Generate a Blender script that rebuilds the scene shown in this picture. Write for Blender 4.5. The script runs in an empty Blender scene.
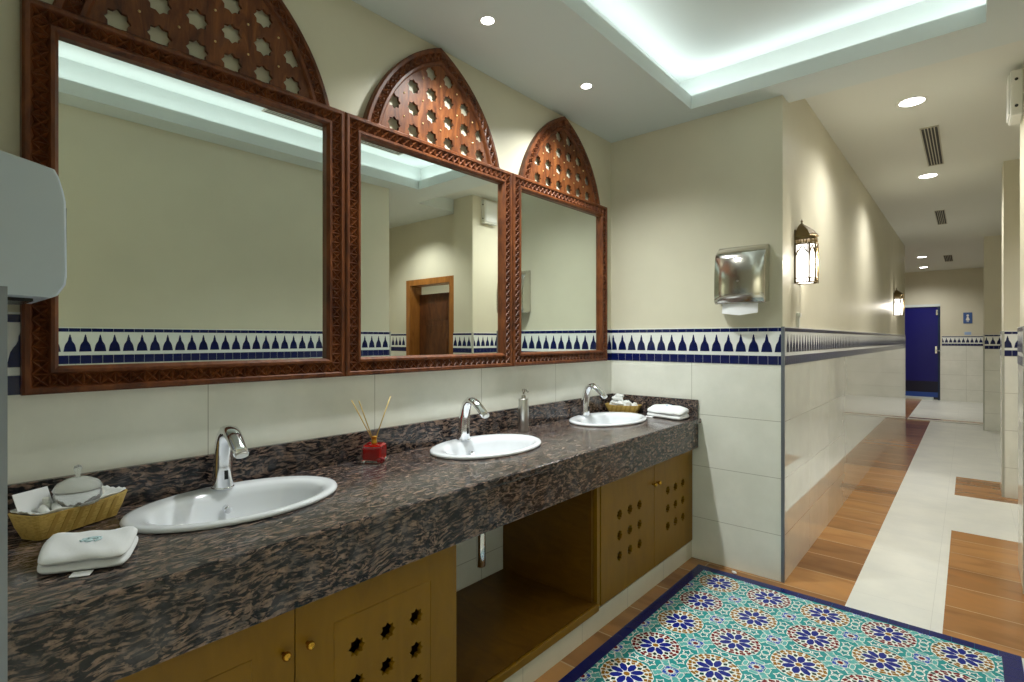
import bpy, bmesh, math, random
from mathutils import Vector, Matrix
R = random.Random(7)
sc = bpy.context.scene
COL = sc.collection
PI = math.pi

# ------------------------------------------------------------------ colour + materials
def lin(c):
    c = c / 255.0
    return c / 12.92 if c <= .04045 else ((c + .055) / 1.055) ** 2.4
def rgb(r, g, b): return (lin(r), lin(g), lin(b), 1)

def new_mat(name):
    m = bpy.data.materials.new(name); m.use_nodes = True
    nt = m.node_tree
    return m, nt, nt.nodes['Principled BSDF']
def setp(b, **k):
    names = dict(rough='Roughness', metal='Metallic', spec='Specular IOR Level', coat='Coat Weight', trans='Transmission Weight', ior='IOR', coatr='Coat Roughness')
    for a, v in k.items(): b.inputs[names[a]].default_value = v
def plain(name, col, rough=.5, **k):
    m, nt, b = new_mat(name)
    b.inputs['Base Color'].default_value = col
    setp(b, rough=rough, **k); return m
def N(nt, t, **props):
    n = nt.nodes.new(t)
    for k, v in props.items(): setattr(n, k, v)
    return n
def coords(nt, perm='xyz', scale=(1, 1, 1), off=(0, 0, 0), rot=(0, 0, 0)):
    tc = N(nt, 'ShaderNodeTexCoord'); out = tc.outputs['Object']
    if perm != 'xyz':
        sp = N(nt, 'ShaderNodeSeparateXYZ'); cb = N(nt, 'ShaderNodeCombineXYZ')
        nt.links.new(out, sp.inputs[0])
        for i, a in enumerate(perm):
            nt.links.new(sp.outputs['xyz'.index(a)], cb.inputs[i])
        out = cb.outputs[0]
    mp = N(nt, 'ShaderNodeMapping')
    mp.inputs['Scale'].default_value = scale; mp.inputs['Location'].default_value = off; mp.inputs['Rotation'].default_value = rot
    nt.links.new(out, mp.inputs[0]); return mp.outputs[0]
def noise(nt, vec, scale, detail=4, rough=.55, dist=0):
    n = N(nt, 'ShaderNodeTexNoise')
    n.inputs['Scale'].default_value = scale; n.inputs['Detail'].default_value = detail
    n.inputs['Roughness'].default_value = rough; n.inputs['Distortion'].default_value = dist
    nt.links.new(vec, n.inputs['Vector']); return n.outputs['Fac']
def ramp(nt, fac, stops, interp='LINEAR'):
    r = N(nt, 'ShaderNodeValToRGB'); cr = r.color_ramp; cr.interpolation = interp
    while len(cr.elements) < len(stops): cr.elements.new(.5)
    for e, (p, c) in zip(cr.elements, stops): e.position = p; e.color = c
    nt.links.new(fac, r.inputs[0]); return r.outputs[0]
def mix(nt, fac, a, b, mode='MIX'):
    m = N(nt, 'ShaderNodeMix', data_type='RGBA', blend_type=mode)
    for s, v in ((m.inputs[0], fac), (m.inputs[6], a), (m.inputs[7], b)):
        if hasattr(v, 'is_output'): nt.links.new(v, s)
        else: s.default_value = v
    return m.outputs[2]
def bump(nt, b, h, strength=.2, dist=.002):
    bp = N(nt, 'ShaderNodeBump'); bp.inputs['Strength'].default_value = strength; bp.inputs['Distance'].default_value = dist
    nt.links.new(h, bp.inputs['Height']); nt.links.new(bp.outputs[0], b.inputs['Normal'])

def tile_mat(name, perm, off, w=.646, h=.324, c1=rgb(234, 234, 224), c2=rgb(222, 223, 212), mortar=rgb(166, 164, 150), rough=.12, msize=.0016, coat=.0):
    m, nt, b = new_mat(name)
    v = coords(nt, perm, off=off)
    br = N(nt, 'ShaderNodeTexBrick', offset=0.0, squash=1.0)
    br.inputs['Scale'].default_value = 1; br.inputs['Brick Width'].default_value = w; br.inputs['Row Height'].default_value = h
    br.inputs['Mortar Size'].default_value = msize; br.inputs['Mortar Smooth'].default_value = .3
    br.inputs['Color1'].default_value = (1, 1, 1, 1); br.inputs['Color2'].default_value = (1, 1, 1, 1); br.inputs['Mortar'].default_value = (0, 0, 0, 1)
    nt.links.new(v, br.inputs['Vector'])
    cl = ramp(nt, noise(nt, coords(nt), 3.5, 5, .6), [(.35, c2), (.65, c1)])
    nt.links.new(mix(nt, br.outputs['Fac'], cl, mortar), b.inputs['Base Color'])
    setp(b, rough=rough, coat=coat, coatr=.03)
    return m

M = {}
def plaster(name, c):
    m, nt, b = new_mat(name)
    f = noise(nt, coords(nt), 1.7, 4)
    c2 = tuple(x * .93 for x in c[:3]) + (1,)
    nt.links.new(ramp(nt, f, [(.35, c2), (.65, c)]), b.inputs['Base Color'])
    setp(b, rough=.42, spec=.3)
    bump(nt, b, noise(nt, coords(nt), 160, 3), .06, .001)
    return m
M['plaster'] = plaster('cream_wall_paint', rgb(214, 209, 187))
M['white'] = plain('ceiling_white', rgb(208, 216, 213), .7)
M['ceil_beige'] = plain('corridor_ceiling_paint', rgb(214, 216, 208), .6)
M['tile_yz'] = tile_mat('wall_tile_long', 'yzx', (0, 3.24 - .262, 0))
M['tile_yz2'] = tile_mat('wall_tile_corridor', 'yzx', (-.62 * 7.2645 + 6.2, 3.24 - .262, 0), w=.62, rough=.06, coat=1.0)
M['tile_xz'] = tile_mat('wall_tile_end', 'xzy', (6.46 - .585, 3.24 - .262, 0))
M['kick_tile'] = tile_mat('kick_tile', 'yzx', (.1, .6, 0), w=.42, h=1.2, c1=rgb(214, 210, 190), c2=rgb(205, 200, 180))
M['floor_white'] = tile_mat('floor_white_tile', 'xyz', (6.46 - 1.43, .2, 0), w=.40, h=.40, c1=rgb(214, 214, 204), c2=rgb(203, 204, 196), mortar=rgb(186, 186, 178), rough=.36, msize=.0012)
def terracotta(name, perm='yxz', w=.30, h=.9, off=(0, 0, 0)):
    m, nt, b = new_mat(name)
    v = coords(nt, perm, off=off)
    br = N(nt, 'ShaderNodeTexBrick', offset=0.0)
    br.inputs['Scale'].default_value = 1; br.inputs['Brick Width'].default_value = w; br.inputs['Row Height'].default_value = h
    br.inputs['Mortar Size'].default_value = .004; br.inputs['Bias'].default_value = 0
    br.inputs['Color1'].default_value = rgb(174, 126, 74); br.inputs['Color2'].default_value = rgb(130, 88, 48); br.inputs['Mortar'].default_value = rgb(180, 150, 112)
    nt.links.new(v, br.inputs['Vector'])
    f = noise(nt, coords(nt, perm, scale=(5, 1.3, 1)), 1.5, 3, .5, .8)
    sh = ramp(nt, f, [(.30, (.74, .68, .62, 1)), (.50, (1, 1, 1, 1)), (.72, (1.14, 1.08, .97, 1))])
    nt.links.new(mix(nt, 1.0, br.outputs['Color'], sh, 'MULTIPLY'), b.inputs['Base Color'])
    setp(b, rough=.2)
    return m
M['terra'] = terracotta('terracotta_floor_tile', off=(.07, .2, 0))
M['terra_edge'] = terracotta('terracotta_edge_tile', w=.305, h=3, off=(0, 1, 0))

def wood(name, c1, c2, c3, scale=1, perm='xyz', sc3=(12, 2, 12), rough=.40, coat=.05):
    m, nt, b = new_mat(name)
    v = coords(nt, perm, scale=sc3)
    f = noise(nt, v, 2.2 * scale, 6, .6, 1.2)
    nt.links.new(ramp(nt, f, [(.3, c1), (.5, c2), (.72, c3)]), b.inputs['Base Color'])
    setp(b, rough=rough, coat=coat, coatr=.25, spec=.3); bump(nt, b, f, .03, .001)
    return m
M['frame'] = wood('carved_red_brown_wood', rgb(64, 31, 15), rgb(100, 53, 25), rgb(124, 70, 34), sc3=(9, 9, 3))
M['lattice'] = wood('striped_lattice_wood', rgb(64, 33, 18), rgb(104, 58, 30), rgb(138, 84, 44), perm='xzy', sc3=(4, 2.2, 11), rough=.42, coat=.0)
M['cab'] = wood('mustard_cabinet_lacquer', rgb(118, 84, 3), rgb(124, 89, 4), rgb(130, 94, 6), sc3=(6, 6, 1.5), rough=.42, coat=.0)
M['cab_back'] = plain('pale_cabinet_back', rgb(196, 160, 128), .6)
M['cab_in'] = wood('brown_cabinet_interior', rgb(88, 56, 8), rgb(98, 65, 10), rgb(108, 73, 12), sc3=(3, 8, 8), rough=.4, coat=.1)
M['door_wood'] = wood('dark_door_wood', rgb(60, 32, 16), rgb(86, 48, 24), rgb(104, 62, 32), sc3=(8, 8, 1.5))
M['jamb_wood'] = wood('oak_door_frame', rgb(128, 78, 32), rgb(150, 96, 42), rgb(166, 110, 52), sc3=(8, 8, 1.5))

def granite():
    m, nt, b = new_mat('tiger_granite')
    v = coords(nt, scale=(120, 30, 120), rot=(.30, .05, .20))
    warp = N(nt, 'ShaderNodeTexNoise'); warp.inputs['Scale'].default_value = 6; warp.inputs['Detail'].default_value = 3
    nt.links.new(coords(nt), warp.inputs['Vector'])
    vm = N(nt, 'ShaderNodeVectorMath', operation='MULTIPLY_ADD')
    nt.links.new(warp.outputs['Color'], vm.inputs[0]); vm.inputs[1].default_value = (9, 6, 9); nt.links.new(v, vm.inputs[2])
    f = noise(nt, vm.outputs[0], 1.0, 5, .62, .5)
    g = noise(nt, coords(nt), 42, 4, .6)
    tan = ramp(nt, g, [(.3, rgb(82, 76, 74)), (.5, rgb(118, 98, 86)), (.62, rgb(146, 120, 104)), (.75, rgb(114, 110, 110))])
    dark = ramp(nt, f, [(.42, (0, 0, 0, 1)), (.48, (.5, .5, .5, 1)), (.525, (1, 1, 1, 1))])
    col = mix(nt, dark, tan, rgb(22, 22, 27))
    gr = noise(nt, coords(nt), 14, 4, .6)
    col = mix(nt, ramp(nt, gr, [(.5, (0, 0, 0, 1)), (.72, (.5, .5, .5, 1))]), col, rgb(104, 102, 106))
    nt.links.new(col, b.inputs['Base Color']); setp(b, rough=.17, spec=.42)
    return m
M['granite'] = granite()
M['ceramic'] = plain('white_ceramic', rgb(226, 230, 235), .08, coat=.3)
M['chrome'] = plain('chrome', (.82, .83, .85, 1), .07, metal=1)
M['steel'] = plain('brushed_steel', (.60, .59, .56, 1), .28, metal=1)
M['polished_steel'] = plain('polished_steel', (.62, .60, .55, 1), .15, metal=1)
M['black'] = plain('black_plastic', rgb(14, 14, 16), .25)
M['mirror'] = plain('mirror_silver', (.80, .86, .83, 1), 0.0, metal=1)
M['brass'] = plain('brass', rgb(196, 150, 58), .22, metal=1)
M['antique'] = plain('antique_brass', rgb(112, 94, 58), .45, metal=.4)
M['studmat'] = plain('pale_brass_stud', rgb(228, 206, 150), .3, metal=.6)
M['navy'] = plain('navy_glaze', rgb(10, 22, 78), .12)
M['navy2'] = plain('navy_minaret_glaze', rgb(12, 24, 74), .14)
M['border_white'] = plain('white_border_glaze', rgb(232, 234, 230), .12)
M['towel'] = None
def cloth(name, c, sc_=420, st=.35):
    m, nt, b = new_mat(name)
    b.inputs['Base Color'].default_value = c; setp(b, rough=.95, spec=.1)
    bump(nt, b, noise(nt, coords(nt), sc_, 2), st, .002); return m
M['towel'] = cloth('white_terry_cloth', rgb(232, 234, 236))
M['napkin'] = cloth('white_napkin', rgb(228, 230, 228), 150, .2)
M['paper'] = plain('white_paper', rgb(235, 236, 238), .7)
M['blue_thread'] = plain('pale_blue_thread', rgb(112, 160, 206), .8)
M['teal_thread'] = plain('pale_teal_thread', rgb(196, 222, 228), .8)
def wicker():
    m, nt, b = new_mat('woven_bamboo')
    f = noise(nt, coords(nt, scale=(30, 30, 120)), 3, 4)
    nt.links.new(ramp(nt, f, [(.3, rgb(172, 138, 62)), (.55, rgb(202, 170, 92)), (.8, rgb(218, 190, 116))]), b.inputs['Base Color']); setp(b, rough=.5)
    return m
M['wicker'] = wicker()
M['wicker_dark'] = plain('bamboo_edge', rgb(178, 144, 68), .5)
M['glass'] = plain('clear_glass', (.95, 1, .98, 1), .02, trans=1, ior=1.45)
M['cutglass'] = plain('cut_glass', (.95, .98, .98, 1), .06, trans=.8, ior=1.35)
M['red'] = plain('red_oil', rgb(214, 18, 14), .08, trans=.25, ior=1.35)
M['redflower'] = plain('dark_red_ribbon', rgb(132, 16, 20), .6)
M['reed'] = plain('rattan_reed', rgb(206, 178, 110), .6)
M['gold'] = plain('gold_foil', rgb(206, 160, 60), .3, metal=1)
M['grey_plastic'] = plain('pale_grey_plastic', rgb(192, 204, 216), .28)
M['white_plastic'] = plain('white_plastic', rgb(222, 222, 214), .35)
M['trim_metal'] = plain('satin_edge_trim', rgb(120, 126, 134), .32, metal=.5)
M['trim_pale'] = plain('pale_edge_trim', rgb(176, 177, 166), .35)
M['vent_dark'] = plain('vent_shadow', rgb(38, 38, 34), .7)
M['vent_slat'] = plain('vent_slat_paint', rgb(176, 172, 154), .5)
M['blue_door'] = plain('royal_blue_door', rgb(8, 8, 104), .3)
M['blue_dark'] = plain('dark_navy', rgb(10, 12, 44), .35)
M['blue_jamb'] = plain('dark_blue_jamb', rgb(16, 40, 70), .4)
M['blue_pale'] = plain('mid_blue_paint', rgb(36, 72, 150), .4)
M['sign_blue'] = plain('sign_blue', rgb(60, 92, 150), .4)
def emis(name, c, s):
    m, nt, b = new_mat(name)
    b.inputs['Base Color'].default_value = (.9, .9, .9, 1)
    b.inputs['Emission Color'].default_value = c; b.inputs['Emission Strength'].default_value = s; return m
M['led'] = emis('downlight_lens', (1, .98, .94, 1), 14)
M['lantern_glass'] = emis('lit_lantern_glass', (1, .97, .92, 1), 3.4)
M['cove_led'] = emis('cove_led_strip', (.93, 1, .98, 1), 3)

# ------------------------------------------------------------------ mesh helpers
class MB:
    def __init__(s): s.v = []; s.f = []; s.m = []; s.sm = []
    def vert(s, p): s.v.append(tuple(p)); return len(s.v) - 1
    def face(s, idx, mi=0, smooth=False): s.f.append(tuple(idx)); s.m.append(mi); s.sm.append(smooth)
    def poly(s, pts, mi=0, smooth=False): s.face([s.vert(p) for p in pts], mi, smooth)
    def box(s, x0, x1, y0, y1, z0, z1, mi=0):
        b = len(s.v)
        for z in (z0, z1):
            for p in ((x0, y0), (x1, y0), (x1, y1), (x0, y1)): s.v.append((p[0], p[1], z))
        for q in ((3, 2, 1, 0), (4, 5, 6, 7), (0, 1, 5, 4), (1, 2, 6, 5), (2, 3, 7, 6), (3, 0, 4, 7)):
            s.face([b + i for i in q], mi)
    def prism(s, ring, vec, mi=0, smooth=False, cap=True):
        n = len(ring); b = len(s.v); v = Vector(vec)
        for p in ring: s.v.append(tuple(p))
        for p in ring: s.v.append(tuple(Vector(p) + v))
        for i in range(n):
            j = (i + 1) % n; s.face((b + i, b + j, b + n + j, b + n + i), mi, smooth)
        if cap: s.face([b + n - 1 - i for i in range(n)], mi); s.face([b + n + i for i in range(n)], mi)
    def rings(s, rs, mi=0, smooth=True, cap0=True, cap1=True, closed=True):
        n = len(rs[0]); b = len(s.v)
        for r in rs:
            for p in r: s.v.append(tuple(p))
        for k in range(len(rs) - 1):
            for i in range(n if closed else n - 1):
                j = (i + 1) % n
                s.face((b + k * n + i, b + k * n + j, b + (k + 1) * n + j, b + (k + 1) * n + i), mi, smooth)
        if cap0: s.face([b + n - 1 - i for i in range(n)], mi)
        if cap1: s.face([b + (len(rs) - 1) * n + i for i in range(n)], mi)
    def lathe(s, c, prof, n=28, mi=0, smooth=True, ex=1, ey=1, cap0=True, cap1=True):
        s.rings([[(c[0] + r * ex * math.cos(2 * PI * i / n), c[1] + r * ey * math.sin(2 * PI * i / n), c[2] + z) for i in range(n)] for r, z in prof], mi, smooth, cap0, cap1)
    def tube(s, pts, rad, n=12, mi=0, flat=1.0, rad2=None):
        pts = [Vector(p) for p in pts]
        if not hasattr(rad, '__len__'): rad = [rad] * len(pts)
        t0 = (pts[1] - pts[0]).normalized()
        up = Vector((0, 1, 0)) if abs(t0.y) < .9 else Vector((1, 0, 0))
        rs = []
        for k, p in enumerate(pts):
            a = pts[max(k - 1, 0)]; c = pts[min(k + 1, len(pts) - 1)]
            t = (c - a).normalized()
            u = (up - t * up.dot(t)).normalized(); w = t.cross(u)
            rs.append([p + u * rad[k] * math.cos(2 * PI * i / n) + w * (rad2[k] if rad2 else rad[k] * flat) * math.sin(2 * PI * i / n) for i in range(n)])
        s.rings(rs, mi, True)
    def sphere(s, c, r, n=14, m=8, mi=0, sx=1, sy=1, sz=1):
        prof = [(r * math.sin(PI * k / m) if 0 < k < m else r * .02, -r * math.cos(PI * k / m) * sz) for k in range(m + 1)]
        s.lathe(c, prof, n, mi, True, sx, sy)
    def xform(s, mat): s.v = [tuple(mat @ Vector(p)) for p in s.v]
    def build(s, name, mats, parent=None, bevel=0, seg=2):
        me = bpy.data.meshes.new(name); me.from_pydata(s.v, [], s.f)
        mats = mats if isinstance(mats, (list, tuple)) else [mats]
        for m in mats: me.materials.append(m)
        me.polygons.foreach_set('material_index', s.m); me.polygons.foreach_set('use_smooth', s.sm)
        bm = bmesh.new(); bm.from_mesh(me)
        if bevel:
            bmesh.ops.remove_doubles(bm, verts=bm.verts, dist=1e-6)
        bmesh.ops.recalc_face_normals(bm, faces=bm.faces)
        bm.to_mesh(me); bm.free()
        o = bpy.data.objects.new(name, me); COL.objects.link(o)
        if bevel:
            md = o.modifiers.new('Bevel', 'BEVEL'); md.width = bevel; md.segments = seg; md.limit_method = 'ANGLE'; md.angle_limit = .6
        if parent: o.parent = parent
        return o
def one(name, fn, mats, parent=None, **k):
    b = MB(); fn(b); return b.build(name, mats, parent, **k)
def tag(o, label=None, cat=None, group=None, kind=None):
    if label: o['label'] = label
    if cat: o['category'] = cat
    if group: o['group'] = group
    if kind: o['kind'] = kind
    return o
def empty(name, loc=(0, 0, 0), rz=0, **k):
    o = bpy.data.objects.new(name, None); o.empty_display_size = .05; COL.objects.link(o)
    o.location = loc; o.rotation_euler.z = rz; return tag(o, **k)
def kids(o): return [c for c in bpy.data.objects if c.parent is o]
def copy_tree(o, parent=None):
    c = o.copy(); COL.objects.link(c)
    if parent: c.parent = parent
    for ch in kids(o): copy_tree(ch, c)
    return c
def struct(name, b, mats, **k):
    o = b.build(name, mats, **k); o['kind'] = 'structure'; return o
def filled(outlines, depth, bevel=0.0, res=2):
    """2-D fill with holes -> MB in local (u, v, w)"""
    cu = bpy.data.curves.new('tmp', 'CURVE'); cu.dimensions = '2D'; cu.fill_mode = 'BOTH'
    cu.extrude = depth / 2 - bevel; cu.bevel_depth = bevel; cu.bevel_resolution = res; cu.offset = -bevel
    for pts in outlines:
        sp = cu.splines.new('POLY'); sp.points.add(len(pts) - 1); sp.use_cyclic_u = True
        for p, q in zip(sp.points, pts): p.co = (q[0], q[1], 0, 1)
    ob = bpy.data.objects.new('tmp', cu); COL.objects.link(ob)
    me = bpy.data.meshes.new_from_object(ob)
    b = MB(); b.v = [tuple(v.co) for v in me.vertices]
    for p in me.polygons: b.face(tuple(p.vertices))
    bpy.data.objects.remove(ob); bpy.data.curves.remove(cu); bpy.data.meshes.remove(me)
    return b
def to_yz(b, x0): b.v = [(w + x0, u, v) for u, v, w in b.v]
def star(cx, cy, r, ri=None, n=8, rot=0):
    ri = ri or r * .74
    return [(cx + (r if i % 2 == 0 else ri) * math.cos(PI * i / n + rot), cy + (r if i % 2 == 0 else ri) * math.sin(PI * i / n + rot)) for i in range(2 * n)]
def ell(cx, cy, a, b, n=40): return [(cx + a * math.cos(2 * PI * i / n), cy + b * math.sin(2 * PI * i / n)) for i in range(n)]
def rrect(x0, x1, y0, y1, r, n=5):
    out = []
    for cx, cy, a0 in ((x1 - r, y1 - r, 0), (x0 + r, y1 - r, PI / 2), (x0 + r, y0 + r, PI), (x1 - r, y0 + r, 1.5 * PI)):
        for k in range(n + 1): a = a0 + PI / 2 * k / n; out.append((cx + r * math.cos(a), cy + r * math.sin(a)))
    return out

# ------------------------------------------------------------------ setting
L = 3.258          # end wall face
W = 1.11           # corridor wall face
OPP = 2.15         # wall facing the mirrors
SOF, TOP, CORR = 2.77, 3.02, 2.937
YS = 3.39          # edge of the lowered ceiling
ZT0, ZB0, ZB1 = 0.0, 1.233, 1.446

trim_n = [0]
def border(axis, plane, sgn, a0, a1, phase=0.0):
    """blue and white minaret frieze on a wall face; axis = direction it runs"""
    b = MB()
    def P(a, z, d):
        return (plane + sgn * d, a, z) if axis == 'y' else (a, plane + sgn * d, z)
    def slab(a, c, z0, z1, d0, d1, mi):
        if axis == 'y': b.box(min(plane + sgn * d0, plane + sgn * d1), max(plane + sgn * d0, plane + sgn * d1), a, c, z0, z1, mi)
        else: b.box(a, c, min(plane + sgn * d0, plane + sgn * d1), max(plane + sgn * d0, plane + sgn * d1), z0, z1, mi)
    slab(a0, a1, ZB0, ZB1 + .006, 0, .010, 0)
    step = .054; a = a0
    while a < a1 - .004:
        e = min(a + step - .0016, a1)
        slab(a, e, ZB0, ZB0 + .051, .010, .0112, 1); slab(a, e, ZB1 - .021, ZB1, .010, .0112, 1)
        a += step
    prof = [(.0300, 0), (.0285, .012), (.0262, .026), (.0232, .040), (.0180, .051), (.0120, .060), (.0085, .070), (.0072, .083), (.0046, .089), (.0038, .097), (.0008, .104)]
    k = math.ceil((a0 - phase) / .0719)
    while phase + k * .0719 < a1 + .02:
        c = phase + k * .0719
        ring = [(c + w, ZB0 + .073 + z) for w, z in prof] + [(c - w, ZB0 + .073 + z) for w, z in reversed(prof)]
        ring = [(min(max(u, a0 + .003), a1 - .003), z) for u, z in ring]
        if max(u for u, z in ring) - min(u for u, z in ring) > .006:
            pts = [P(u, z, .0112) for u, z in ring]
            b.poly(pts, 2)
        k += 1
    trim_n[0] += 1
    return struct('trim_%d' % trim_n[0], b, [M['border_white'], M['navy'], M['navy2']])
def dado(b, axis, plane, sgn, a0, a1, mi):
    d = sgn * .008
    if axis == 'y': b.box(min(plane, plane + d), max(plane, plane + d), a0, a1, 0, ZB0, mi)
    else: b.box(a0, a1, min(plane, plane + d), max(plane, plane + d), 0, ZB0, mi)
def edge_trim(x, y, sx, sy, mat='trim_pale'):
    """satin metal angle on an outside tile corner; sx, sy point away from the wall"""
    b = MB(); t = .0115; w = .017
    x1, y1 = x + sx * t, y + sy * t
    b.box(min(x1 - sx * .003, x1 - sx * w), max(x1 - sx * .003, x1 - sx * w), min(y1, y1 - sy * .003), max(y1, y1 - sy * .003), 0, ZB1 + .006)
    b.box(min(x1, x1 - sx * .003), max(x1, x1 - sx * .003), min(y1, y1 - sy * w), max(y1, y1 - sy * w), 0, ZB1 + .006)
    trim_n[0] += 1
    return struct('trim_%d' % trim_n[0], b, M[mat])

# floor: one slab split into cream and terracotta fields
b = MB()
xs = [-.6, .665, 1.11, 1.425, 1.815, 3.9]
ys = [-1.7, 3.16, 4.94, 6.08, 6.90, 11.30, 15.4]
for i in range(len(xs) - 1):
    for j in range(len(ys) - 1):
        cx, cy = (xs[i] + xs[i + 1]) / 2, (ys[j] + ys[j + 1]) / 2
        mi = 0
        if cy < 3.16: mi = 2 if cx < .665 else 0
        elif cx < 1.425: mi = 1
        elif cx > 1.815 and (3.16 < cy < 4.94 or 6.08 < cy < 6.90): mi = 1
        if cy > 11.3 and cx > 1.2: mi = 0
        b.poly([(xs[i], ys[j], 0), (xs[i + 1], ys[j], 0), (xs[i + 1], ys[j + 1], 0), (xs[i], ys[j + 1], 0)], mi)
b.box(-.6, 3.9, -1.7, 15.4, -.1, -.004, 0)
struct('floor', b, [M['floor_white'], M['terra'], M['terra_edge']])
b = MB(); b.box(1.118, 2.12, 11.28, 11.40, 0, .012, 0); b.box(1.118, 2.12, 11.40, 11.60, 0, .006, 1)
struct('trim_60', b, [M['floor_white'], M['terra']])

mats_w = [M['plaster'], M['tile_yz'], M['tile_xz'], M['tile_yz2']]
# mirror wall
b = MB(); b.box(-.15, 0, -1.75, L + .14, 0, 3.1, 0); dado(b, 'y', 0, 1, .078, L, 1); struct('wall_left', b, mats_w)
border('y', 0, 1, .086, L - .008, .05)
# end wall and corridor wall
b = MB(); b.box(0, W, L, L + .14, 0, 3.1, 0); dado(b, 'x', L, -1, .008, W + .008, 2); struct('wall_end', b, mats_w)
border('x', L, -1, .01, W, .0221)
b = MB(); b.box(W - .14, W, L + .14, 10.9, 0, 3.1, 0); dado(b, 'y', W, 1, L - .008, 10.9, 3); struct('wall_corridor', b, mats_w)
border('y', W, 1, L, 10.88, .02)
edge_trim(W, L, 1, -1, 'trim_metal')
b = MB(); b.box(-.7, W - .14, 10.76, 10.9, 0, 3.1, 0); b.box(-.74, -.6, 10.76, 15.4, 0, 3.1, 0); struct('wall_far_left', b, mats_w)
# near stub wall beside the camera
b = MB(); b.box(0, .91, -.12, .0745, 0, 3.1, 0); dado(b, 'x', .0745, 1, .008, .918, 2); dado(b, 'y', .91, 1, -.12, .0825, 1); struct('wall_near', b, mats_w)
border('x', .0745, 1, .012, .908, .05)
edge_trim(.910, .0745, 1, 1, 'trim_metal')
# wall opposite the mirrors
b = MB(); b.box(OPP, OPP + .2, -1.75, 2.9, 0, 3.1, 0); dado(b, 'y', OPP, -1, -1.7, 2.908, 1); b.box(OPP + .2, 3.9, 2.76, 2.9, 0, 3.1, 0); dado(b, 'x', 2.9, 1, OPP - .008, 3.9, 2); struct('wall_right', b, mats_w)
border('y', OPP, -1, -1.6, 2.9, .619); border('x', 2.9, 1, OPP, 3.75, .03)
edge_trim(OPP, 2.9, -1, 1)
b = MB(); b.box(-.15, 3.9, -1.75, -1.6, 0, 3.1, 0); struct('wall_back', b, mats_w)
b = MB(); b.box(3.75, 3.9, 2.76, 15.4, 0, 3.1, 0); struct('wall_outer_right', b, mats_w)
# pier and door wall across the passage
b = MB()
PX, PY = 2.142, 3.97
b.box(PX, 2.44, PY, 4.40, 0, 3.1, 0); dado(b, 'x', PY, -1, PX - .008, 2.44, 2); dado(b, 'y', PX, -1, PY, 4.40, 1)
b.box(2.44, 2.53, PY + .06, 4.2, 0, 3.1, 0); b.box(3.30, 3.76, PY + .06, 4.2, 0, 3.1, 0); b.box(2.53, 3.30, PY + .06, 4.2, 2.06, 3.1, 0)
dado(b, 'x', PY + .06, -1, 2.44, 2.53, 2); dado(b, 'x', PY + .06, -1, 3.30, 3.75, 2)
struct('wall_door_pier', b, mats_w)
border('x', PY, -1, PX, 2.44, .03); border('y', PX, -1, PY, 4.40, .02); border('x', PY + .06, -1, 3.345, 3.75, .03)
edge_trim(PX, PY, -1, -1)
# two piers further down
b = MB(); b.box(2.14, 3.76, 6.28, 6.62, 0, 3.1, 0); dado(b, 'x', 6.28, -1, 2.132, 3.75, 2); dado(b, 'y', 2.14, -1, 6.28, 6.62, 1); struct('wall_pier_middle', b, mats_w)
border('x', 6.28, -1, 2.14, 3.75, .008); border('y', 2.14, -1, 6.28, 6.62, .02); edge_trim(2.14, 6.28, -1, -1)
b = MB(); b.box(2.09, 3.76, 10.7, 11.0, 0, 3.1, 0); dado(b, 'x', 10.7, -1, 2.082, 3.75, 2); dado(b, 'y', 2.09, -1, 10.7, 11.0, 1); struct('wall_pier_far', b, mats_w)
border('x', 10.7, -1, 2.09, 3.75, .03); border('y', 2.09, -1, 10.7, 11.0, .02); edge_trim(2.09, 10.7, -1, -1)
# far wall with the blue door
DX0, DX1, DZ = .55, 1.43, 2.15
b = MB(); b.box(-.74, DX0, 15.3, 15.45, 0, 3.1, 0); b.box(DX1, 3.9, 15.3, 15.45, 0, 3.1, 0); b.box(DX0, DX1, 15.3, 15.45, DZ, 3.1, 0)
dado(b, 'x', 15.3, -1, DX1, 3.75, 2); dado(b, 'x', 15.3, -1, -.6, DX0, 2); struct('wall_far', b, mats_w)
border('x', 15.3, -1, DX1 + .03, 3.75, .03)
d1 = empty('door_1', (DX0, 15.3, 0)); d1['kind'] = 'structure'
def part(name, fn, mats, parent, **k):
    b = MB(); fn(b); pl = parent.matrix_basis if parent else None
    o = b.build(name, mats, parent, **k); return o
W_, H_ = DX1 - DX0, DZ
part('door_leaf', lambda b: (b.box(.03, W_ - .04, .02, .06, .42, H_ - .02)), M['blue_door'], d1)
part('lower_panel', lambda b: b.box(.03, W_ - .04, .015, .06, .17, .42), M['blue_dark'], d1)  # darker navy band across the lower part of the door
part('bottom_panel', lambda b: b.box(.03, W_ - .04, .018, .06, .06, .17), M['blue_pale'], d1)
part('door_frame', lambda b: (b.box(0, .03, -.012, .08, 0, H_), b.box(W_ - .04, W_, -.012, .08, 0, H_)), M['blue_jamb'], d1)
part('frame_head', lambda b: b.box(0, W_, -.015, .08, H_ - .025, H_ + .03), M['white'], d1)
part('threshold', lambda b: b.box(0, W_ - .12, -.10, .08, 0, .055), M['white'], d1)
part('door_handle', lambda b: (b.box(W_ - .09, W_ - .055, .006, .02, 1.06, 1.22), b.tube([(W_ - .072, .01, 1.12), (W_ - .072, -.04, 1.12), (W_ + .02, -.045, 1.12)], .011)), M['chrome'], d1)
part('door_hinge', lambda b: b.box(W_ - .075, W_ - .045, -.005, .02, 1.93, 2.05), M['chrome'], d1)

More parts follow.
